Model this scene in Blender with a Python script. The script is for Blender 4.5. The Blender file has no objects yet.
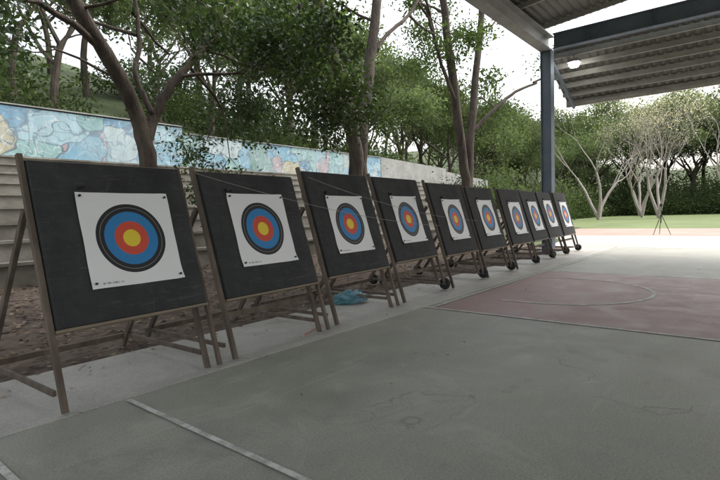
import bpy, math, numpy as np, random
from mathutils import Vector, Matrix, noise as mnoise
import bmesh
D=bpy.data; C=bpy.context; S=C.scene
rad=math.radians
# ---------------------------------------------------------------- helpers
def link(o,parent=None):
    S.collection.objects.link(o)
    if parent: o.parent=parent
    return o
def empty(name,loc=(0,0,0),rz=0):
    e=D.objects.new(name,None); e.location=loc; e.rotation_euler=(0,0,rz); e.empty_display_size=.2
    return link(e)
def obj(name,V,F,mat=None,parent=None,smooth=False,bevel=0):
    me=D.meshes.new(name); me.from_pydata([tuple(v) for v in V],[],F); me.update()
    if mat: me.materials.append(mat)
    if smooth: me.polygons.foreach_set('use_smooth',[True]*len(me.polygons))
    o=D.objects.new(name,me); link(o,parent)
    if bevel:
        m=o.modifiers.new('b','BEVEL'); m.width=bevel; m.segments=2; m.limit_method='ANGLE'
    return o
class MB:
    def __init__(s): s.V=[];s.F=[]
    def box(s,x0,x1,y0,y1,z0,z1,f=None):
        b=len(s.V)
        for z in (z0,z1):
            for (x,y) in ((x0,y0),(x1,y0),(x1,y1),(x0,y1)):
                s.V.append(f(x,y,z) if f else (x,y,z))
        s.F+=[tuple(b+i for i in q) for q in ((3,2,1,0),(4,5,6,7),(0,1,5,4),(1,2,6,5),(2,3,7,6),(3,0,4,7))]
    def beam(s,a,b,w,h):
        a=Vector(a);b=Vector(b);d=(b-a).normalized()
        u=d.cross(Vector((0,0,1)))
        if u.length<.01:u=Vector((1,0,0))
        u.normalize(); v=u.cross(d).normalized(); n=len(s.V)
        for p in (a,b):
            for (i,j) in ((-1,-1),(1,-1),(1,1),(-1,1)): s.V.append(tuple(p+u*i*w/2+v*j*h/2))
        s.F+=[tuple(n+i for i in q) for q in ((3,2,1,0),(4,5,6,7),(0,1,5,4),(1,2,6,5),(2,3,7,6),(3,0,4,7))]
    def tube(s,pts,radii,n=8,cap=True):
        pts=[Vector(p) for p in pts]; b=len(s.V); u=None
        for i,p in enumerate(pts):
            d=(pts[min(i+1,len(pts)-1)]-pts[max(i-1,0)]).normalized()
            if u is None:
                u=d.cross(Vector((0.3,1,0.1)));u.normalize()
            else:
                u=(u-d*u.dot(d)).normalized()
            v=d.cross(u)
            for k in range(n):
                a=2*math.pi*k/n
                s.V.append(tuple(p+(u*math.cos(a)+v*math.sin(a))*radii[i]))
        for i in range(len(pts)-1):
            for k in range(n):
                s.F.append((b+i*n+k,b+i*n+(k+1)%n,b+(i+1)*n+(k+1)%n,b+(i+1)*n+k))
        if cap:
            s.F.append(tuple(b+k for k in reversed(range(n)))); s.F.append(tuple(b+(len(pts)-1)*n+k for k in range(n)))
    def quad(s,a,b,c,d):
        n=len(s.V); s.V+=[a,b,c,d]; s.F.append((n,n+1,n+2,n+3))
    def make(s,name,mat,parent=None,smooth=False,bevel=0): return obj(name,s.V,s.F,mat,parent,smooth,bevel)

# ---------------------------------------------------------------- materials
class NT:
    def __init__(s,name):
        s.m=D.materials.new(name); s.m.use_nodes=True; s.t=s.m.node_tree; s.t.nodes.clear()
        s.out=s.n('ShaderNodeOutputMaterial')
    def n(s,ty,**kw):
        x=s.t.nodes.new(ty)
        for k,v in kw.items():
            setattr(x,k,v)
        return x
    def l(s,a,b): s.t.links.new(a,b)
    def coord(s,kind='Object',scale=None):
        c=s.n('ShaderNodeTexCoord').outputs[kind]
        if scale:
            m=s.n('ShaderNodeMapping'); m.inputs['Scale'].default_value=scale; s.l(c,m.inputs['Vector']); c=m.outputs[0]
        return c
    def noise(s,c,scale,detail=3,rough=.55,dist=0):
        x=s.n('ShaderNodeTexNoise'); x.inputs['Scale'].default_value=scale; x.inputs['Detail'].default_value=detail
        x.inputs['Roughness'].default_value=rough; x.inputs['Distortion'].default_value=dist; s.l(c,x.inputs['Vector']); return x.outputs['Fac']
    def ramp(s,f,stops,interp='LINEAR'):
        r=s.n('ShaderNodeValToRGB'); r.color_ramp.interpolation=interp; e=r.color_ramp.elements
        while len(e)<len(stops): e.new(.5)
        for q,(p,c) in zip(e,stops):
            q.position=p; q.color=(c,c,c,1) if isinstance(c,(int,float)) else (*c,1)
        s.l(f,r.inputs[0]); return r.outputs[0]
    def mix(s,f,a,b,blend='MIX'):
        x=s.n('ShaderNodeMix',data_type='RGBA',blend_type=blend)
        for sock,v in ((x.inputs[0],f),(x.inputs[6],a),(x.inputs[7],b)):
            if isinstance(v,(int,float)): sock.default_value=v
            elif isinstance(v,tuple): sock.default_value=(*v,1)
            else: s.l(v,sock)
        return x.outputs[2]
    def bump(s,h,strength=.3,dist=.01):
        b=s.n('ShaderNodeBump'); b.inputs['Strength'].default_value=strength; b.inputs['Distance'].default_value=dist
        s.l(h,b.inputs['Height']); return b.outputs[0]
    def bsdf(s,col,rough=.7,metal=0,nrm=None,spec=.4):
        b=s.n('ShaderNodeBsdfPrincipled')
        if isinstance(col,tuple): b.inputs['Base Color'].default_value=(*col,1)
        else: s.l(col,b.inputs['Base Color'])
        if isinstance(rough,(int,float)): b.inputs['Roughness'].default_value=rough
        else: s.l(rough,b.inputs['Roughness'])
        b.inputs['Metallic'].default_value=metal; b.inputs['Specular IOR Level'].default_value=spec
        if nrm: s.l(nrm,b.inputs['Normal'])
        return b.outputs[0]
    def end(s,sh): s.l(sh,s.out.inputs[0]); return s.m
def simple(name,c1,c2,scale=3,rough=.7,metal=0,bs=.3,bd=.01,kind='Object',stretch=None,detail=3,spec=.4):
    t=NT(name); c=t.coord(kind,stretch); f=t.noise(c,scale,detail)
    col=t.ramp(f,[(.3,c1),(.7,c2)]); f2=t.noise(c,scale*6,2)
    col=t.mix(.25,col,t.ramp(f2,[(.3,.35),(.7,.65)]),'OVERLAY')
    return t.end(t.bsdf(col,rough,metal,t.bump(f2,bs,bd),spec))
def court_mat(name,c1,c2,cst,cracks=.5):
    t=NT(name); c=t.coord()
    big=t.noise(c,.35,3,.6,.6); mid=t.noise(c,2.3,6,.7,.3); fine=t.noise(c,70,1,.7)
    col=t.ramp(big,[(.3,c1),(.7,c2)])
    col=t.mix(.5,col,t.ramp(mid,[(.3,.34),(.7,.66)]),'OVERLAY')
    col=t.mix(.40,col,t.ramp(fine,[(.3,.3),(.7,.7)]),'OVERLAY')
    st=t.noise(c,1.1,7,.75,.8)
    col=t.mix(t.ramp(st,[(.56,0.0),(.72,.55)]),col,cst)
    col=t.mix(t.ramp(st,[(.26,.5),(.44,0.0)]),col,tuple(min(1,x*1.25+.03) for x in c2))
    # long faint scuffs
    sc=t.noise(t.coord('Object',(.35,4,1)),2.2,4,.7,.6)
    col=t.mix(t.ramp(sc,[(.60,0.0),(.72,.28)]),col,tuple(min(1,x*1.35+.03) for x in c2))
    v=t.n('ShaderNodeTexVoronoi'); v.inputs['Scale'].default_value=1.1; t.l(c,v.inputs['Vector'])
    col=t.mix(t.ramp(v.outputs['Distance'],[(.02,.6),(.05,0.0)]),col,cst)
    # hairline cracks
    nz=t.n('ShaderNodeTexNoise'); nz.inputs['Scale'].default_value=1.3; nz.inputs['Detail'].default_value=4; t.l(c,nz.inputs['Vector'])
    s1=t.n('ShaderNodeVectorMath',operation='SCALE'); s1.inputs['Scale'].default_value=1.2; t.l(nz.outputs['Color'],s1.inputs[0])
    ad=t.n('ShaderNodeVectorMath',operation='ADD'); t.l(c,ad.inputs[0]); t.l(s1.outputs[0],ad.inputs[1])
    ve=t.n('ShaderNodeTexVoronoi',feature='DISTANCE_TO_EDGE'); ve.inputs['Scale'].default_value=.32; t.l(ad.outputs[0],ve.inputs['Vector'])
    ck=t.n('ShaderNodeMath',operation='MULTIPLY'); t.l(t.ramp(ve.outputs['Distance'],[(.0012,cracks),(.0028,0.0)]),ck.inputs[0]); t.l(t.ramp(big,[(.48,0.0),(.56,1.0)]),ck.inputs[1])
    col=t.mix(ck.outputs[0],col,tuple(x*.5 for x in cst))
    ro=t.ramp(mid,[(.3,.40),(.7,.65)])
    return t.end(t.bsdf(col,ro,0,t.bump(fine,.3,.003),.45))
M={}
M['court']=court_mat('court_green_paint',(.245,.248,.20),(.335,.333,.28),(.13,.13,.11))
M['red']=court_mat('court_red_paint',(.25,.16,.145),(.32,.215,.195),(.15,.095,.085))
M['strip']=court_mat('apron_concrete',(.34,.325,.29),(.43,.415,.375),(.18,.16,.135))
M['slab']=court_mat('outer_concrete',(.28,.27,.25),(.36,.35,.325),(.2,.19,.17))
def line_mat():
    t=NT('court_line_paint'); c=t.coord()
    w=t.noise(c,7,5,.75); f=t.ramp(w,[(.38,.15),(.58,.85)])
    col=t.mix(f,(.30,.30,.27),(.68,.67,.62))
    return t.end(t.bsdf(col,.6,0,None))
M['line']=line_mat()
M['track']=simple('clay_track',(.31,.20,.165),(.39,.265,.22),.4,.9)
M['litter_soil']=simple('leaf_litter_soil',(.07,.052,.042),(.15,.115,.09),3,.95,0,.8,.04)
M['terrain']=simple('undergrowth_ground',(.03,.045,.017),(.07,.095,.033),.35,.95,0,.8,.1)
M['grass']=simple('field_grass',(.10,.135,.045),(.145,.185,.07),.25,.95,0,.8,.05)
M['steel']=simple('blue_grey_steel',(.14,.175,.225),(.19,.225,.275),2,.5,.0,.1,.003)
M['steel_l']=simple('light_grey_steel',(.24,.24,.24),(.34,.34,.335),2,.5,.0,.1,.003)
M['purlin']=simple('purlin_galvanised',(.32,.31,.29),(.44,.43,.40),2,.5,.0,.1,.003)
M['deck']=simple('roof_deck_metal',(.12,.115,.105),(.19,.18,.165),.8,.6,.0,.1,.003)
M['rubber']=simple('wheel_rubber',(.015,.015,.015),(.03,.03,.03),20,.7)
M['hub']=simple('wheel_hub_metal',(.12,.12,.12),(.2,.2,.2),20,.5,.3)
M['pin']=simple('black_pin',(.01,.01,.01),(.03,.03,.03),20,.5)
M['rope']=simple('rope_fibre',(.3,.28,.24),(.42,.39,.34),30,.9)
M['bleach']=simple('weathered_stone_steps',(.12,.112,.095),(.26,.245,.215),1.2,.95,0,.6,.02)
M['wood']=simple('weathered_wood',(.075,.057,.045),(.17,.135,.105),6,.8,0,.4,.004,'Object',(1,1,.12))
M['wood_l']=simple('pale_wood_trim',(.17,.135,.10),(.27,.22,.165),6,.8,0,.4,.004,'Object',(.15,1,1))
M['bark']=simple('tree_bark',(.04,.031,.026),(.115,.092,.073),5,.95,0,1,.03,'Object',(1,1,.25))
M['bark_p']=simple('pale_bark',(.34,.29,.275),(.48,.42,.40),5,.9,0,.6,.02,'Object',(1,1,.3))
def foam():
    t=NT('charcoal_foam'); c=t.coord()
    a=t.noise(c,2.5,5,.7); b=t.noise(c,140,1,.7)
    col=t.ramp(a,[(.3,(.029,.030,.032)),(.75,(.060,.061,.063))])
    v=t.n('ShaderNodeTexVoronoi'); v.inputs['Scale'].default_value=16; t.l(c,v.inputs['Vector'])
    col=t.mix(t.ramp(v.outputs['Distance'],[(.04,.5),(.1,0.0)]),col,(.008,.008,.008))
    sc=t.noise(t.coord('Object',(1,1,9)),4,5,.8,.5)
    col=t.mix(t.ramp(sc,[(.56,0.0),(.75,.5)]),col,(.15,.147,.138))
    sd=t.noise(t.coord('Object',(6,6,.6)),2.5,5,.8,.4)
    col=t.mix(t.ramp(sd,[(.60,0.0),(.78,.4)]),col,(.13,.128,.12))
    return t.end(t.bsdf(col,.85,0,t.bump(b,.5,.004),.3))
M['foam']=foam()
def paper():
    t=NT('target_face_print'); uv=t.n('ShaderNodeTexCoord').outputs['UV']
    sub=t.n('ShaderNodeVectorMath',operation='SUBTRACT'); sub.inputs[1].default_value=(.5,.5,0); t.l(uv,sub.inputs[0])
    ln=t.n('ShaderNodeVectorMath',operation='LENGTH'); t.l(sub.outputs[0],ln.inputs[0])
    Y=(.80,.60,.05);R=(.62,.085,.05);B=(.035,.22,.50);K=(.026,.026,.03);W=(.82,.82,.83);g=(.35,.35,.35)
    r8=.372; e=.0020
    st=[(0,Y),(r8*.125-e,K),(r8*.125,Y),(r8*.25,R),(r8*.365-e,K),(r8*.365,R),(r8*.49,B),(r8*.63-e,K),(r8*.63,B),(r8*.77,K),(r8*.885,g),(r8*.893,K),(r8,g),(r8+e*1.5,W)]
    col=t.ramp(ln.outputs['Value'],st,'CONSTANT')
    br=t.n('ShaderNodeTexNoise'); br.inputs['Scale'].default_value=1; mp=t.n('ShaderNodeMapping'); mp.inputs['Scale'].default_value=(150,12,1); t.l(uv,mp.inputs[0]); t.l(mp.outputs[0],br.inputs['Vector'])
    sep=t.n('ShaderNodeSeparateXYZ'); t.l(uv,sep.inputs[0])
    def band(s,a,b):
        g1=t.n('ShaderNodeMath',operation='GREATER_THAN'); g1.inputs[1].default_value=a; t.l(s,g1.inputs[0])
        g2=t.n('ShaderNodeMath',operation='LESS_THAN'); g2.inputs[1].default_value=b; t.l(s,g2.inputs[0])
        m=t.n('ShaderNodeMath',operation='MULTIPLY'); t.l(g1.outputs[0],m.inputs[0]); t.l(g2.outputs[0],m.inputs[1]); return m.outputs[0]
    m=t.n('ShaderNodeMath',operation='MULTIPLY'); t.l(band(sep.outputs[1],.035,.055),m.inputs[0]); t.l(band(sep.outputs[0],.1,.32),m.inputs[1])
    m2=t.n('ShaderNodeMath',operation='MULTIPLY'); t.l(m.outputs[0],m2.inputs[0]); t.l(t.ramp(br.outputs['Fac'],[(.48,0.0),(.52,.8)]),m2.inputs[1])
    col=t.mix(m2.outputs[0],col,(.08,.08,.08))
    c=t.coord(); ho=t.n('ShaderNodeTexVoronoi'); ho.inputs['Scale'].default_value=22; t.l(c,ho.inputs['Vector'])
    col=t.mix(t.ramp(ho.outputs['Distance'],[(.03,.8),(.06,0.0)]),col,(.05,.05,.05))
    col=t.mix(.12,col,t.ramp(t.noise(c,3,6),[(.3,.3),(.7,.7)]),'OVERLAY')
    return t.end(t.bsdf(col,.55,0,t.bump(t.noise(c,5,3),.35,.02),.3))
M['paper']=paper()
def leafmat(name,cols,trans=.35,rough=.5,gloss=False):
    t=NT(name); g=t.n('ShaderNodeNewGeometry'); oi=t.n('ShaderNodeObjectInfo')
    col=t.ramp(g.outputs['Random Per Island'],[(i/(len(cols)-1)*.98+.01,c) for i,c in enumerate(cols)])
    hs=t.n('ShaderNodeHueSaturation'); hs.inputs['Saturation'].default_value=.88; t.l(col,hs.inputs['Color'])
    mr=t.n('ShaderNodeMapRange'); mr.inputs[3].default_value=.65; mr.inputs[4].default_value=1.3; t.l(oi.outputs['Random'],mr.inputs[0]); t.l(mr.outputs[0],hs.inputs['Value'])
    if gloss: b=t.bsdf(hs.outputs[0],rough,0,None,.4)
    else:
        df=t.n('ShaderNodeBsdfDiffuse'); t.l(hs.outputs[0],df.inputs[0]); b=df.outputs[0]
    if trans:
        tr=t.n('ShaderNodeBsdfTranslucent'); br=t.n('ShaderNodeMix',data_type='RGBA',blend_type='MULTIPLY'); br.inputs[0].default_value=1
        t.l(hs.outputs[0],br.inputs[6]); br.inputs[7].default_value=(1.4,1.5,.8,1); t.l(br.outputs[2],tr.inputs[0])
        ms=t.n('ShaderNodeMixShader'); ms.inputs[0].default_value=trans; t.l(b,ms.inputs[1]); t.l(tr.outputs[0],ms.inputs[2]); b=ms.outputs[0]
    return t.end(b)
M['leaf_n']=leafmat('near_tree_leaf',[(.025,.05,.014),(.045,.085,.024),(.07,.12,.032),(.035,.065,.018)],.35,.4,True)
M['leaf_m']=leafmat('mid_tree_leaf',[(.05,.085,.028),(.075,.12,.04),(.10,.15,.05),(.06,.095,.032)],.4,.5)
M['leaf_f']=leafmat('forest_leaf',[(.075,.108,.052),(.105,.142,.068),(.14,.18,.09),(.09,.12,.062)],.35,.6)  # paler greens for the far rows: distance haze put into the leaf colour
M['leaf_s']=leafmat('shrub_leaf',[(.035,.058,.022),(.06,.088,.033),(.085,.118,.048)],.3,.6)
M['leaf_p']=leafmat('pale_blossom',[(.50,.42,.40),(.60,.54,.50),(.30,.32,.18)],.3,.6)
M['leaf_d']=leafmat('fallen_leaf',[(.09,.06,.04),(.20,.14,.09),(.30,.22,.15),(.14,.10,.07),(.12,.11,.05)],0,.8)
def mural():
    t=NT('mural_paint'); c=t.coord('Object',(1,0,1.15))
    v=t.n('ShaderNodeTexVoronoi'); v.inputs['Scale'].default_value=.8; 
    nz=t.n('ShaderNodeTexNoise'); nz.inputs['Scale'].default_value=.9; nz.inputs['Detail'].default_value=1; t.l(c,nz.inputs['Vector'])
    sc=t.n('ShaderNodeVectorMath',operation='SCALE'); sc.inputs['Scale'].default_value=1.8; t.l(nz.outputs['Color'],sc.inputs[0])
    ad=t.n('ShaderNodeVectorMath',operation='ADD'); t.l(c,ad.inputs[0]); t.l(sc.outputs[0],ad.inputs[1]); t.l(ad.outputs[0],v.inputs['Vector'])
    sp=t.n('ShaderNodeSeparateColor'); t.l(v.outputs['Color'],sp.inputs[0])
    col=t.ramp(sp.outputs[0],[(0,(.16,.34,.45)),(.22,(.30,.45,.50)),(.40,(.44,.50,.49)),(.54,(.11,.25,.38)),(.66,(.40,.34,.20)),(.74,(.22,.38,.36)),(.86,(.38,.25,.25)),(.91,(.15,.27,.19))],'CONSTANT')
    ve=t.n('ShaderNodeTexVoronoi',feature='DISTANCE_TO_EDGE'); ve.inputs['Scale'].default_value=.8; t.l(ad.outputs[0],ve.inputs['Vector'])
    col=t.mix(t.ramp(ve.outputs['Distance'],[(.02,.8),(.035,0.0)]),col,(.05,.07,.11))
    n2=t.noise(c,1.4,1,.4,1.5)
    col=t.mix(t.ramp(n2,[(.50,0.0),(.512,.8),(.535,.8),(.547,0.0)]),col,(.52,.56,.57))
    n3=t.noise(c,.9,1,.4,2.5)
    col=t.mix(t.ramp(n3,[(.46,0.0),(.468,.8),(.49,.8),(.498,0.0)]),col,(.07,.09,.13))
    fade=t.noise(c,.35,4,.6)
    col=t.mix(t.ramp(fade,[(.40,.2),(.62,.65)]),col,(.32,.42,.46))
    col=t.mix(.5,col,t.ramp(t.noise(t.coord('Object',(1,1,.3)),2.5,5,.7),[(.3,.22),(.7,.60)]),'OVERLAY')
    return t.end(t.bsdf(col,.85))
M['mural']=mural()
M['concw']=simple('old_concrete_wall',(.22,.22,.21),(.34,.34,.325),1.2,.9)
M['bag']=simple('blue_green_plastic',(.05,.20,.22),(.18,.30,.40),5,.35)
M['redp']=simple('red_arrow_shaft',(.4,.06,.04),(.5,.1,.06),8,.4)
M['white']=simple('white_vane',(.6,.6,.6),(.75,.75,.75),8,.5)
def emis():
    t=NT('lamp_glass_lit'); e=t.n('ShaderNodeEmission'); e.inputs[0].default_value=(1,.98,.9,1); e.inputs[1].default_value=30; return t.end(e.outputs[0])
M['lamp']=emis()

# ---------------------------------------------------------------- terrain
def sm(x,a,b):
    t=np.clip((x-a)/(b-a),0,1); return t*t*(3-2*t)
def H(x,y):
    x=np.asarray(x,float); y=np.asarray(y,float)
    f=1-sm(x,30,42); f2=1-sm(x,19,28)
    z=-0.04+f2*sm(y,5.6,10)*.30+f*(np.clip(y-10,0,10)*.32)
    z=z+np.clip(y-(20+sm(x,44,70)*6),0,70)*.36*(1-sm(x,60,120)*.4)
    z=z+np.clip(x-110,0,70)*.2
    z=z+np.where((y>21)|(x>104),.4*np.sin(x*.31)*np.cos(y*.27),0)
    return z
xs=np.concatenate([np.arange(-400,-40,30),np.arange(-40,130,1.25),np.arange(130,900,35)])
ys=np.concatenate([np.arange(-900,-60,40),np.arange(-60,90,1.25),np.arange(90,500,30)])
XX,YY=np.meshgrid(xs,ys); ZZ=H(XX,YY)
V=np.stack([XX.ravel(),YY.ravel(),ZZ.ravel()],1); nx=len(xs)
F=[(j*nx+i,j*nx+i+1,(j+1)*nx+i+1,(j+1)*nx+i) for j in range(len(ys)-1) for i in range(nx-1)]
obj('ground',V.tolist(),F,M['terrain'],smooth=True)
def sheet(name,x0,x1,y0,y1,z,mat):
    b=MB(); b.quad((x0,y0,z),(x1,y0,z),(x1,y1,z),(x0,y1,z)); return b.make(name,mat)
EY=3.97
b=MB(); b.box(-14,19.5,-22,EY,-.3,0); b.make('court_floor',M['court'])
b=MB(); b.box(19.505,27.5,-22,10.0,-.3,.002); b.make('outer_pavement',M['slab'])
b=MB(); b.box(-14,19.495,EY+.014,5.35,-.3,.008); b.make('concrete_apron',M['strip'],bevel=.006)
sheet('running_track',27.5,37.5,-60,10.05,-.03,M['track'])
sheet('grass_field',37.5,104,-60,19,-.026,M['grass'])
lx=np.arange(-14,19.6,.6); ly=np.arange(5.35,10.4,.35)
LX,LY=np.meshgrid(lx,ly); LZ=np.maximum(H(LX,LY),-.03)+.02+.02*np.sin(LX*3.1)*np.cos(LY*4.3)
n=len(lx)
obj('leaf_litter_bed',np.stack([LX.ravel(),LY.ravel(),LZ.ravel()],1).tolist(),[(j*n+i,j*n+i+1,(j+1)*n+i+1,(j+1)*n+i) for j in range(len(ly)-1) for i in range(n-1)],M['litter_soil'],smooth=True)
# painted markings
sheet('red_key_area',6.42,11.6,-9,3.80,.004,M['red'])
mk=MB()
def ln(x0,x1,y0,y1): mk.quad((x0,y0,.009),(x1,y0,.009),(x1,y1,.009),(x0,y1,.009))
ln(6.345,6.395,-9,4.0-.04); ln(1.785,1.83,-9,3.93); ln(.805,.85,-9,3.95); ln(11.62,11.67,-9,3.7)
ln(6.41,19.4,3.82,3.86)
cx,cy,r=9.0,2.8,1.5
for i in range(48):
    a0=math.pi+math.pi*i/48; a1=math.pi+math.pi*(i+1)/48
    p=lambda a,rr:(cx+rr*math.cos(a),cy+rr*math.sin(a),.009)
    mk.quad(p(a0,r-.03),p(a0,r+.03),p(a1,r+.03),p(a1,r-.03))
ln(cx-r-.03,cx-r+.03,cy+.001,cy+.4); ln(cx+r-.03,cx+r+.03,cy+.001,cy+.8)
mk.make('court_markings',M['line'])

# ---------------------------------------------------------------- leaves utility
def leaf_mesh(name,P,size,rng,mat,aspect=.42,droop=.3,flat=False):
    N=len(P); P=np.asarray(P)
    d=rng.normal(size=(N,3)); d[:,2]-=droop
    if flat: d[:,2]*=.15
    d/=np.linalg.norm(d,axis=1)[:,None]
    q=rng.normal(size=(N,3)); 
    if flat: q[:,2]*=.3
    w=np.cross(d,q); w/=np.linalg.norm(w,axis=1)[:,None]+1e-9
    if flat:
        w=np.stack([-d[:,1],d[:,0],rng.uniform(-.3,.3,N)],1)
    s=(size*rng.uniform(.6,1.3,N))[:,None]
    a=P; c=P+d*s; m=P+d*s*.45
    V=np.stack([a,m+w*s*aspect/2,c,m-w*s*aspect/2],1).reshape(-1,3)
    me=D.meshes.new(name); me.vertices.add(4*N); me.vertices.foreach_set('co',V.astype(np.float32).ravel())
    me.loops.add(4*N); me.loops.foreach_set('vertex_index',np.arange(4*N,dtype=np.int32))
    me.polygons.add(N); me.polygons.foreach_set('loop_start',np.arange(0,4*N,4,dtype=np.int32))
    try: me.polygons.foreach_set('loop_total',np.full(N,4,dtype=np.int32))
    except Exception: pass
    me.update(); me.validate(); me.materials.append(mat); return me
def clusters(centers,rad_,n,rng,squash=.7):
    out=[]
    for c in centers:
        k=max(1,int(n*rng.uniform(.5,1.4))); R=rad_*rng.uniform(.7,1.3)
        v=rng.normal(size=(k,3))*R*.5; v[:,2]*=squash; out.append(np.asarray(c)[None]+v)
    return np.concatenate(out)
def grow(b,tips,p,d,L,r,depth,R,up=.12,spread=.75,n=6,kids=(2,3)):
    p=Vector(p); d=Vector(d).normalized(); pts=[p.copy()]; rs=[r]
    for i in range(3):
        d=(d+Vector((R.uniform(-1,1),R.uniform(-1,1),R.uniform(-1,1)))*.22+Vector((0,0,up*.5))).normalized()
        p=p+d*L/3; pts.append(p.copy()); rs.append(r*(1-.13*(i+1)))
    b.tube(pts,rs,n,False)
    if depth<=1: tips.append(tuple(pts[2]))
    if depth==0: tips.append(tuple(p)); return
    for k in range(R.randint(*kids)):
        a=Vector((R.uniform(-1,1),R.uniform(-1,1),R.uniform(-1,1)));a=(a-d*a.dot(d)).normalized()
        nd=(d+a*spread*R.uniform(.6,1.3)+Vector((0,0,up))).normalized()
        grow(b,tips,p if k<2 else pts[2],nd,L*R.uniform(.62,.85),rs[-1]*R.uniform(.55,.75),depth-1,R,up,spread,max(4,n-1),kids)

# ---------------------------------------------------------------- near trees
def spl(pts,k=5):
    pts=[Vector(p) for p in pts]; out=[]
    for i in range(len(pts)-1):
        p0=pts[max(i-1,0)];p1=pts[i];p2=pts[i+1];p3=pts[min(i+2,len(pts)-1)]
        for j in range(k):
            t=j/k; out.append(.5*((2*p1)+(-p0+p2)*t+(2*p0-5*p1+4*p2-p3)*t*t+(-p0+3*p1-3*p2+p3)*t**3))
    out.append(pts[-1]); return out
def near_tree(name,stems,spawns,seed,leafn,leafr,size,mat):
    R=random.Random(seed); rng=np.random.default_rng(seed); e=empty(name,stems[0][0][0]); off=Vector(stems[0][0][0])
    b=MB(); tips=[]
    for pts,r0,r1 in stems:
        P=spl(pts); m=len(P)-1
        P=[p+Vector((R.uniform(-1,1),R.uniform(-1,1),0))*.025 for p in P]
        rs=[(r0+(r1-r0)*(i/m)**.8)*R.uniform(.94,1.06) for i in range(m+1)]
        b.tube(P,rs,12)
    for (p,d,L,r,dep) in spawns: grow(b,tips,p,d,L,r,dep,R,up=.02,spread=.8)
    b.V=[tuple(Vector(v)-off) for v in b.V]
    b.make('trunk_and_limbs',M['bark'],e,True)
    P=clusters(tips,leafr,leafn,rng)-np.array(off)[None]
    o=D.objects.new('foliage',leaf_mesh(name+'_foliage',P,size,rng,mat)); link(o,e)
    return e
Y=9.0
near_tree('leaning_tree',[
 ([(4.85,Y,.1),(4.8,Y,1.2),(4.75,Y,2.5),(4.6,Y,3.35),(4.14,Y-.1,4.18),(3.45,Y-.2,5.25),(2.9,Y-.3,7.4)],.21,.10),
 ([(4.72,Y,2.9),(4.95,Y,3.5),(5.37,Y-.1,4.24),(6.2,Y-.2,5.26),(7.1,Y-.3,6.8)],.12,.06),
 ([(4.0,Y-.1,4.4),(3.5,Y-.3,4.65),(2.9,Y-.5,4.8),(2.3,Y-.7,5.25)],.07,.04),
 ([(4.9,Y,3.45),(4.7,Y+.2,4.2),(4.85,Y+.3,5.1),(4.7,Y+.3,6.5)],.06,.035)],
 [((5.37,8.9,4.24),(.9,-.4,.05),1.3,.04,3),((5.9,8.85,4.9),(1,-.3,-.25),1.4,.04,3),((6.2,8.8,5.26),(1,.3,-.35),1.5,.04,3),
  ((5.6,8.9,4.55),(1,.3,-.5),1.3,.04,3),((6.4,8.8,5.5),(1,-.3,-.2),1.4,.04,3),
  ((3.45,8.8,5.25),(-.5,-.4,.1),1.3,.04,3),((3.2,8.7,6.0),(.6,-.5,-.2),1.5,.05,3),((2.9,8.5,4.8),(-.6,-.3,-.1),1.0,.04,2),
  ((4.75,9.3,5.4),(.4,.2,-.1),1.4,.04,3),((4.8,9.3,5.0),(-.5,.3,.1),1.3,.04,3),((2.4,8.3,5.2),(-.6,-.2,.1),1.2,.04,2),
  ((4.3,9,4.0),(-.8,.2,.3),1.1,.03,2),((3.6,8.8,5.0),(.5,-.6,.1),1.2,.03,2)],
 11,85,.5,.12,M['leaf_n'])
near_tree('forked_tree',[
 ([(11.05,Y,.1),(11.0,Y,1.5),(10.95,Y,2.9),(10.8,Y,4.15),(10.1,Y,5.7),(9.5,Y,7.2),(8.9,Y,9.0)],.26,.13),
 ([(11.15,Y,1.2),(11.15,Y,2.9),(11.3,Y,4.2),(11.75,Y,6.0),(12.2,Y,8.0),(12.6,Y,10)],.23,.12),
 ([(10.9,Y,3.6),(10.2,Y-.2,4.2),(9.3,Y-.4,5.3),(8.2,Y-.5,6.6)],.07,.04),
 ([(11.8,Y,6.1),(12.6,Y-.1,7.0),(13.6,Y-.2,7.8),(14.6,Y-.2,9)],.07,.05)],
 [((8.6,8.5,6.2),(-.6,-.3,.1),1.5,.05,3),((9.3,8.6,5.3),(-.8,-.2,-.2),1.2,.04,2),
  ((13.6,8.8,7.8),(.6,-.1,-.1),1.5,.05,2),((12.0,9,7.2),(-.4,.3,.3),1.5,.05,3),((14.4,8.8,8.8),(.5,0,-.2),1.6,.05,3)],
 5,60,.6,.15,M['leaf_m'])
near_tree('tall_tree',[
 ([(17.8,Y,.1),(17.8,Y,1.5),(17.75,Y,2.7),(17.1,Y,5.35),(16.4,Y,8.2),(16.0,Y,10.5)],.27,.12),
 ([(17.95,Y,1.5),(18.0,Y,3.0),(18.45,Y,5.5),(19.2,Y,8.9),(19.6,Y,11)],.22,.11),
 ([(18.25,Y,4.6),(19.3,Y-.6,5.6),(20.4,Y-1,6.4),(21.6,Y-1.5,6.9)],.09,.05),
 ([(17.0,Y,5.6),(16.0,Y,6.8),(15.0,Y,8.6)],.08,.05)],
 [((21.4,7.6,6.9),(.7,-.3,.2),1.5,.05,2),((19.3,8.4,5.6),(.5,.6,.5),1.4,.04,2),((15.2,9,8.2),(-.5,0,.3),1.7,.05,3),
  ((19.2,9,8.9),(.5,0,.2),1.8,.06,3),((16.3,9,8.6),(.4,.2,.3),1.8,.06,3)],
 8,60,.65,.18,M['leaf_m'])

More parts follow.
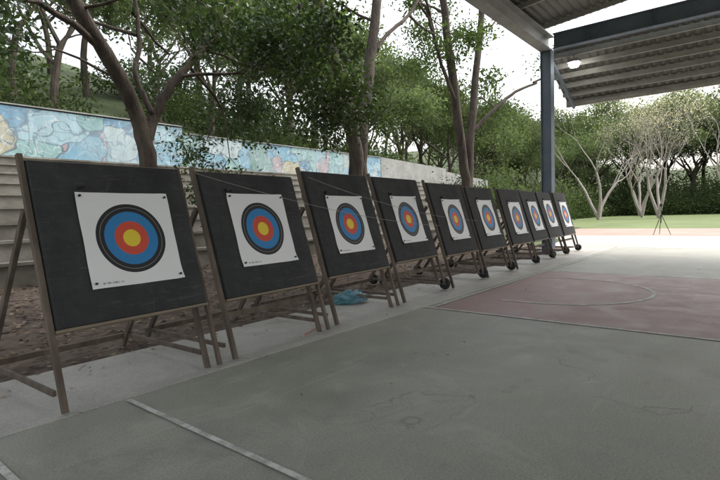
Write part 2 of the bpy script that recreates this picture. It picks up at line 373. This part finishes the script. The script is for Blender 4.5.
# ---------------------------------------------------------------- forest instances
def tree_proto(name,seed,h,r,leafn,leafr,size,leafmat_,bark,depth=4,spread=.75,up=.12,trunk=.35):
    R=random.Random(seed); rng=np.random.default_rng(seed); b=MB(); tips=[]
    th=h*trunk; P=spl([(0,0,-.5),(R.uniform(-.2,.2),R.uniform(-.2,.2),th*.5),(R.uniform(-.4,.4),R.uniform(-.4,.4),th)],4)
    b.tube(P,[r*(1-.35*i/(len(P)-1)) for i in range(len(P))],8,False)
    for k in range(4):
        a=k*1.57+R.uniform(-.4,.4)
        grow(b,tips,P[-1] if k<2 else P[-3],(math.cos(a)*.7,math.sin(a)*.7,.8),h*.22,r*.5,depth,R,up,spread,5)
    me=D.meshes.new(name+'_wood'); me.from_pydata(b.V,[],b.F); me.materials.append(bark); me.update()
    Pl=clusters(tips,leafr,leafn,rng,.8)
    return me,leaf_mesh(name+'_leaf',Pl,size,rng,leafmat_)
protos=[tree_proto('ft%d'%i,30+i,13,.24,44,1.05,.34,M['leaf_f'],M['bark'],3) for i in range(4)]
forest=empty('forest_trees')
R=random.Random(4)
def put(parent,pr,x,y,s,i,zoff=0):
    rz=R.uniform(0,6.28)
    for k,me in enumerate(pr):
        if me is None: continue
        o=D.objects.new(('wood_' if k==0 else 'crown_')+str(i),me); o.location=(x,y,float(H(x,y))+zoff); o.rotation_euler=(0,0,rz); o.scale=(s,s,s*R.uniform(.9,1.15)); link(o,parent)
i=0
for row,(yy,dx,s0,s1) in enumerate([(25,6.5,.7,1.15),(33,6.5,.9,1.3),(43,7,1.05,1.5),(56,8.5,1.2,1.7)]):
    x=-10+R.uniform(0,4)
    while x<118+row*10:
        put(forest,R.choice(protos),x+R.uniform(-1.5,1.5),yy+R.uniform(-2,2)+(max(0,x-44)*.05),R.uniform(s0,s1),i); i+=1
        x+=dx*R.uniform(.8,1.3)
for row,(xx,dy) in enumerate([(101,5.5),(110,6),(121,7)]):
    y=-40
    while y<36:
        put(forest,R.choice(protos),xx+R.uniform(-3,3),y,R.uniform(1.25,1.75)+row*.25,i); i+=1; y+=dy*R.uniform(.8,1.2)
def shrub_proto(seed,r,n,size,mat):
    rng=np.random.default_rng(seed); c=[]
    for k in range(26):
        a=rng.uniform(0,6.28); q=r*rng.uniform(0,1)**.5; c.append((q*math.cos(a),q*math.sin(a),rng.uniform(.15,1.0)*r*(1.15-q/r*.6)))
    return (None,leaf_mesh('shrub%d'%seed,clusters(c,r*.5,n,rng,.9),size,rng,mat))
shp=[shrub_proto(70+k,2.0,70,.24,M['leaf_s']) for k in range(3)]
shf=[shrub_proto(80+k,2.0,90,.15,M['leaf_f']) for k in range(3)]
sh=empty('shrubs')
x=-12
while x<30:
    put(sh,R.choice(shp),x,21.9+R.uniform(0,1.5),R.uniform(.6,.95),i,.3); i+=1; x+=R.uniform(2,3.4)
x=31
while x<44:
    put(sh,R.choice(shp),x,15.5+R.uniform(0,1.5),R.uniform(.7,1.2),i,0); i+=1; x+=R.uniform(1.6,2.6)
x=44
while x<104:
    put(sh,R.choice(shp),x,20.5+R.uniform(-1,2),R.uniform(.8,1.5),i); i+=1; x+=R.uniform(2.2,3.2)
x=46
while x<108:
    put(sh,R.choice(shf),x,25+R.uniform(-1,3),R.uniform(1.8,3.0),i); i+=1; x+=R.uniform(3.5,5.5)
for xx in (94,100):
    y=-42
    while y<24:
        put(sh,R.choice(shp),xx+R.uniform(-1,1),y,R.uniform(1.1,2.2),i); i+=1; y+=R.uniform(2.0,3.0)
for xx in (106,114):
    y=-42
    while y<30:
        put(sh,R.choice(shf),xx+R.uniform(-2,2),y,R.uniform(2.6,4.2),i); i+=1; y+=R.uniform(4,6)
for k in range(60):
    x=R.uniform(-12,110); put(sh,R.choice(shp),x,R.uniform(24,50),R.uniform(.9,1.7),i); i+=1
for (x,y,s,sd) in ((64,15,1.2,3),(69.5,9.5,1.2,6),(78,3,1.25,9),(84,14,1.2,12),(74,12,1.1,15)):
    Rr=random.Random(sd); b=MB(); tips=[]
    for k in range(3):
        a=k*2.1+Rr.uniform(-.3,.3)
        grow(b,tips,(0,0,-.1+.4*k*.5),(math.cos(a)*.4,math.sin(a)*.4,1),4.6,.17,5,Rr,.12,.55,6)
    e=empty('bare_tree',(x,y,0)); e.scale=(s,s,s)
    b.make('branches',M['bark_p'],e,True)
    rng=np.random.default_rng(sd)
    link(D.objects.new('blossom',leaf_mesh('blossom',clusters(tips,.7,3,rng),.16,rng,M['leaf_p'])),e)

# ---------------------------------------------------------------- bleachers & mural wall
b=MB()
for k in range(9):
    z=.35+.36*(k+1); y0=10.1+1.08*k
    b.box(-16,30,y0,y0+1.08+.0 if k<8 else 20.0,-.3,z)
    b.box(-16.02,30.02,y0-.05,y0+.25,z+.003,z+.06)
b.make('stone_bleachers',M['bleach'])
w=empty('mural_wall')
def jag(x0,x1,zt0,zt1,mat,name,seg=1):
    b=MB(); n=max(1,int((x1-x0)/seg))
    for i in range(n+1):
        t=i/n;x=x0+(x1-x0)*t;z=zt0+(zt1-zt0)*t
        for (yy,zz) in ((20.02,-.5),(20.02,z),(20.3,z),(20.3,-.5)): b.V.append((x,yy,zz))
    for i in range(n):
        for k in range(4):
            b.F.append((4*i+k,4*i+(k+1)%4,4*i+4+(k+1)%4,4*i+4+k))
    b.F+=[(3,2,1,0),tuple(4*n+k for k in range(4))]
    b.make(name,mat,w)
jag(-16,12.2,5.55,5.5,M['mural'],'painted_panel_1'); jag(12.25,27,5.25,5.25,M['mural'],'painted_panel_2'); jag(27.05,36,5.30,5.0,M['concw'],'concrete_panel_1'); jag(36.05,44,4.75,4.3,M['concw'],'concrete_panel_2')
b=MB()
b.box(-16,12.2,19.97,20.35,5.56,5.60); b.box(12.26,27,19.97,20.35,5.26,5.30); b.make('coping',M['concw'],w)

# ---------------------------------------------------------------- roof shelter
rf=empty('shelter_roof')
b=MB()
def col(x,y,zt):
    b.box(x-.17,x+.17,y-.17,y-.15,0,zt);b.box(x-.17,x+.17,y+.15,y+.17,0,zt);b.box(x-.012,x+.012,y-.149,y+.149,0,zt)
    b.box(x-.10,x-.09,y-.149,y+.149,0,zt-.01)
    b.box(x-.28,x+.28,y-.28,y+.28,.010,.035)
for (x,y) in ((16.8,5.5),(.0,5.5),(16.8,-13),(0,-13)): col(x,y,6.62)
b.make('columns',M['steel'],rf)
def ibeam(b,a,c,w,h,axis):
    t=.03
    if axis=='y':
        x,z=a[0],a[2]
        b.box(x-w/2,x+w/2,a[1],c[1],z,z+t); b.box(x-w/2,x+w/2,a[1],c[1],z+h-t,z+h); b.box(x-.012,x+.012,a[1],c[1],z+t,z+h-t)
    else:
        y,z=a[1],a[2]
        b.box(a[0],c[0],y-w/2,y+w/2,z,z+t); b.box(a[0],c[0],y-w/2,y+w/2,z+h-t,z+h); b.box(a[0],c[0],y-.012,y+.012,z+t,z+h-t)
b=MB(); 
for x in (16.8,8.4,0): ibeam(b,(x,-13.2,6.65),(x,5.28,6.65),.28,.5,'y')
for k in range(10): b.box(16.67,16.93,-12+k*1.8,-11.985+k*1.8,6.685,7.11)
b.make('girders',M['steel'],rf)
b=MB(); ibeam(b,(-4,5.5,6.63),(16.96,5.5,6.63),.36,.5,'x'); ibeam(b,(-4,-13.4,6.63),(16.96,-13.4,6.63),.36,.5,'x'); b.make('edge_beams',M['steel_l'],rf)
def deck(name,x0,x1,y0,y1,zf,period,amp,mat):
    V=[];n=int(abs(y1-y0)/(period/4)); prof=[0,0,amp,amp]
    for i in range(n+1):
        y=y0+(y1-y0)*i/n
        for x in (x0,(x0+x1)/2,x1): V.append((x,y,zf(x,y)+prof[i%4]))
    F=[(3*i+k,3*i+3+k,3*i+4+k,3*i+1+k) for i in range(n) for k in range(2)]
    return obj(name,V,F,mat,rf)
zm=lambda x,y: 7.42+.09*(5.7-y) if y>-3.85 else 7.42+.09*(y+13.4)
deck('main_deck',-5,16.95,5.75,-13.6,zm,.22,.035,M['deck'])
b=MB()
for k in range(11):
    x=-4.5+k*2.1
    b.beam((x,5.6,zm(x,5.6)-.08),(x,-3.85,zm(x,-3.85)-.08),.06,.14); b.beam((x,-13.4,zm(x,-13.4)-.08),(x,-3.86,zm(x,-3.86)-.08),.06,.14)
b.make('main_purlins',M['purlin'],rf)
za=lambda x,y: 6.62-.44*(x-16.95)
XE=19.7
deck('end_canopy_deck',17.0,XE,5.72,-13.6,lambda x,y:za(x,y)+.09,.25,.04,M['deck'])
b=MB()
for k in range(6):
    x=17.15+k*.5; z=za(x,0)
    b.box(x-.03,x+.03,-13.6,5.70,z-.09,z+.075)
b.box(XE-.02,XE+.10,-13.6,5.74,za(XE,0)-.12,za(XE,0)+.14)
b.make('canopy_purlins',M['purlin'],rf)
b=MB()
for y in (5.45,-3,-12): b.beam((16.97,y,6.46),(XE-.03,y,za(XE,0)-.16),.08,.14)
b.make('canopy_rafters',M['steel'],rf)
b=MB(); b.box(-5,16.9,5.70,5.72,7.14,7.50)
for k in range(73): b.box(-5+k*.3,-4.94+k*.3,5.66,5.70,7.14,7.45)
b.make('fascia_cladding',M['steel_l'],rf)
fl=empty('flood_light',(17.15,4.75,6.22))
b=MB(); b.box(-.14,.14,-.17,.17,0,.10); b.box(-.16,.16,-.19,.19,-.015,.0); b.tube([(0,0,.1),(0,0,.3)],[.02,.02],8); b.box(-.02,.02,-.19,-.175,.0,.16); b.make('housing',M['steel_l'],fl,bevel=.006)
b=MB(); b.tube([(0,0,-.16),(0,0,-.15),(0,0,-.08),(0,0,-.016)],[.06,.13,.17,.17],16); b.make('lit_lens',M['lamp'],fl,True)

# ---------------------------------------------------------------- archery targets
rightX=[2.74,4.40,6.14,7.90,9.62,11.22,12.97,14.57,15.98,17.46]
widths=[1.34,1.40,1.44,1.44,1.44,1.44,1.44,1.44,1.42,1.40]
boardH=[1.38,1.39,1.47,1.46,1.45,1.43,1.42,1.42,1.41,1.41]
base0 =[.62,.61,.63,.66,.62,.60,.60,.60,.60,.60]
footY=[4.05,4.13,4.27,4.40,4.46,4.50,4.54,4.58,4.62,4.68]
ang=rad(2.3); A0=rad(16.5)
RR=random.Random(21)
def paper_obj(parent,f,x0,z0,w,seed):
    n=14; V=[];me=D.meshes.new('paper_face')
    for j in range(n+1):
        for i in range(n+1):
            s=i/n;t=j/n; e=max(abs(s-.5),abs(t-.5))*2
            c=min(1,abs(s-.5)*2)*min(1,abs(t-.5)*2)
            nn=.004+.009*(mnoise.noise(Vector((s*3+seed*7,t*3,seed)))+.6)*(.3+e)+.03*c**7*RR.random()
            V.append(f(x0+w*s,z0+w*t,.10+nn))
    F=[(j*(n+1)+i,j*(n+1)+i+1,(j+1)*(n+1)+i+1,(j+1)*(n+1)+i) for j in range(n) for i in range(n)]
    me.from_pydata(V,[],F); uv=me.uv_layers.new(name='UV')
    for lp in me.loops:
        k=lp.vertex_index; uv.data[lp.index].uv=((k%(n+1))/n,(k//(n+1))/n)
    me.materials.append(M['paper']); me.polygons.foreach_set('use_smooth',[True]*len(me.polygons)); me.update()
    link(D.objects.new('paper_face',me),parent)
for k in range(10):
    W=widths[k]; HB=boardH[k]; b0=base0[k]
    a=A0+rad(RR.uniform(-1,1)) if k else A0
    e=empty('archery_target',(rightX[k]-W,footY[k],.010),ang+ (rad(RR.uniform(-1.2,1.2)) if k else 0))
    ca,sa=math.cos(a),math.sin(a)
    f=lambda x,t,n,ca=ca,sa=sa:(x,t*sa-n*ca,t*ca+n*sa)
    g=lambda x,y,z,f=f:f(x,z,-y)
    b=MB(); b.box(0.0,W,-.10,-.0,b0,b0+HB,g); b.make('foam_board',M['foam'],e,bevel=.008)
    b=MB()
    b.box(-.005,W+.005,-.102,.012,b0-.027,b0-.003,g); b.box(-.005,W+.005,-.07,-.01,b0+HB+.003,b0+HB+.015,g)
    b.make('wood_trim',M['wood_l'],e,bevel=.003)
    wheels=k>=3
    b=MB()
    b.box(-.050,-.008,-.065,-.015,0,b0+HB+.07,g)
    b.box(W-.085,W-.043,.004,.055,.0 if not wheels else .12,1.98,g)
    b.box(W+.008,W+.045,-.065,-.02,.0 if not wheels else .14,1.2 if k%2 else b0+HB+.03,g)
    tl=f(-.03,1.62,-.03); tr=f(W-.07,1.62,-.09)
    b.beam(tl,(-.03,1.62,.0),.04,.055); b.beam(tr,(W-.07,1.62,.0 if not wheels else .12),.04,.055)
    b.beam((-.06,1.58,.12),(W+.02,1.58,.12),.035,.06)
    b.beam((-.035,.12,.13),(-.035,1.56,.13),.03,.045); b.beam((W-.06,.12,.13),(W-.06,1.56,.13),.03,.045)
    if k%2: b.beam(f(-.03,.45,-.05),f(W,.45,-.05),.03,.06)
    b.box(.0,W-.09,.004,.04,b0+.2,b0+.28,g); b.box(.0,W-.09,.004,.04,b0+1.1,b0+1.18,g)
    b.make('wooden_stand',M['wood'],e,bevel=.004)
    px=W/2-.39+(.02 if k==0 else RR.uniform(-.05,.05)); pz=b0+.25+(0.02 if k==0 else RR.uniform(-.03,.06)); pw=.84
    paper_obj(e,f,px,pz,pw,k)
    b=MB()
    for (s,t) in ((.04,.96),(.96,.05),(.96,.95),(.04,.05)):
        p=Vector(f(px+pw*s,pz+pw*t,.10)); nrm=Vector(f(0,0,1))-Vector(f(0,0,0))
        b.tube([p,p+nrm*.035],[.008,.011],8)
    for _ in range(3):
        q=.04+RR.uniform(-.03,.03); p=Vector(f(px+q,pz+pw+.02+RR.uniform(0,.03),.10)); b.tube([p,p+Vector((.05*RR.uniform(-1,1),-.03,.02))],[.010,.008],6)
    b.make('pins',M['pin'],e)
    if wheels:
        for yy in (.02,1.62):
            b=MB(); ax=Vector((W+.08,yy,.115))
            n=20; ring=[ax+Vector((0,math.cos(2*math.pi*i/n)*.075,math.sin(2*math.pi*i/n)*.075)) for i in range(n+1)]
            b.tube(ring,[.038]*(n+1),8,False); b.make('tyre',M['rubber'],e,True)
            b=MB(); b.tube([ax+Vector((-.10,0,0)),ax+Vector((.03,0,0))],[.012,.012],8); b.tube([ax+Vector((-.02,0,0)),ax+Vector((.02,0,0))],[.03,.03],12)
            b.tube([ax+Vector((-.006,0,0)),ax+Vector((.006,0,0))],[.06,.06],16); b.make('hub',M['hub'],e)

# ---------------------------------------------------------------- small things
def rope(name,a,c,sag,r=.0028):
    a=Vector(a);c=Vector(c);b=MB(); P=[a.lerp(c,i/24)-Vector((0,0,sag*4*(i/24)*(1-i/24))) for i in range(25)]
    b.tube(P,[r]*25,6); b.make(name,M['rope'])
rope('safety_rope',(2.93,4.60,1.93),(7.86,4.52,1.20),.10); rope('safety_rope',(4.66,4.66,1.96),(9.55,4.58,1.25),.12)
bm=bmesh.new(); bmesh.ops.create_icosphere(bm,subdivisions=4,radius=1)
for v in bm.verts:
    n1=mnoise.noise(v.co*2.2)+.5*mnoise.noise(v.co*6); s=1+.35*n1
    v.co=Vector((v.co.x*.27*s,v.co.y*.16*s,max(-.0,(v.co.z*.12*s+.08))))
mm=D.meshes.new('plastic_bag'); bm.to_mesh(mm); mm.materials.append(M['bag']); o=D.objects.new('plastic_bag',mm); o.location=(6.02,5.15,.008); o.rotation_euler=(0,0,-.5); link(o)
e=empty('arrow',(4.0,4.2,.020),.35)
b=MB(); b.tube([(0,0,0),(.62,0,0)],[.0055,.0055],8); b.tube([(.62,0,0),(.66,0,0)],[.0055,.001],8); b.make('shaft',M['redp'],e)
b=MB()
for q in range(3):
    a=q*2.09+.5; b.quad((.02,0,0),(.10,0,0),(.09,math.cos(a)*.012,math.sin(a)*.012),(.02,math.cos(a)*.018,math.sin(a)*.018))
b.make('fletching',M['white'],e)
e=empty('tripod',(29.3,3.9,-.03))
b=MB()
for q in range(3):
    a=q*2.094+.3; b.tube([(0,0,1.05),(math.cos(a)*.45,math.sin(a)*.45,0)],[.02,.014],6)
b.tube([(0,0,.6),(0,0,1.45)],[.016,.016],6); b.box(-.09,.09,-.06,.06,1.45,1.58); b.make('legs_and_head',M['pin'],e)
rng=np.random.default_rng(9)
n1=14000; px=rng.uniform(-6,19.4,n1); py=5.35+rng.uniform(0,1,n1)**.9*4.9
P=np.stack([px,py,np.maximum(H(px,py),-.03)+.04+rng.uniform(0,.02,n1)],1)
n2=240; P2=np.stack([rng.uniform(-4,18,n2),5.35-abs(rng.normal(0,.35,n2)).clip(0,1.3),np.full(n2,.018)],1)
n3=70; P3=np.stack([rng.uniform(0,18,n3),rng.uniform(-3,4.2,n3),np.full(n3,.018)],1)
n4=3500; ky=rng.integers(0,9,n4); P4=np.stack([rng.uniform(-6,29.5,n4),10.1+1.08*ky+rng.uniform(.3,1.0,n4),.35+.36*(ky+1)+.01],1)
link(D.objects.new('fallen_leaves',leaf_mesh('fallen_leaves',np.concatenate([P,P4]),.085,rng,M['leaf_d'],.5,0,True)))
link(D.objects.new('scattered_leaves',leaf_mesh('leaf_bits',np.concatenate([P2,P3]),.05,rng,M['leaf_d'],.5,0,True)))

# ---------------------------------------------------------------- light & camera
w=D.worlds.new('World'); S.world=w; w.use_nodes=True; t=w.node_tree; bg=t.nodes['Background']
sk=t.nodes.new('ShaderNodeTexSky'); sk.sky_type='NISHITA'; sk.sun_disc=False; sk.sun_elevation=rad(55); sk.air_density=1.5; sk.dust_density=6; sk.ozone_density=1
hs=t.nodes.new('ShaderNodeHueSaturation'); hs.inputs['Saturation'].default_value=.3; hs.inputs['Value'].default_value=2.75
t.links.new(sk.outputs[0],hs.inputs['Color']); t.links.new(hs.outputs[0],bg.inputs[0]); bg.inputs[1].default_value=.15
L=D.lights.new('sun','SUN'); L.energy=.8; L.angle=rad(20); L.color=(1,.98,.95); lo=D.objects.new('sun',L); link(lo)
el,az=rad(55),rad(-30)
d=Vector((math.cos(el)*math.cos(az),math.cos(el)*math.sin(az),math.sin(el))); lo.rotation_euler=d.to_track_quat('Z','Y').to_euler(); lo.location=(0,0,30)
sk.sun_rotation=math.pi/2-az

cam=D.cameras.new('camera'); cam.sensor_width=36; cam.lens=24.5; cam.clip_end=3000; co=D.objects.new('camera',cam); link(co)
yaw=rad(39.2); p=rad(3.01); r=rad(1.6)
right0=Vector((math.sin(yaw),-math.cos(yaw),0)); fwd=Vector((math.cos(yaw)*math.cos(p),math.sin(yaw)*math.cos(p),-math.sin(p))); up0=right0.cross(fwd)
ri=right0*math.cos(r)-up0*math.sin(r); up=right0*math.sin(r)+up0*math.cos(r)
m=Matrix((ri,up,-fwd)).transposed().to_4x4(); m.translation=(0,0,1.45); co.matrix_world=m
S.camera=co
S.view_settings.view_transform='Standard'; S.view_settings.look='None'; S.view_settings.exposure=0
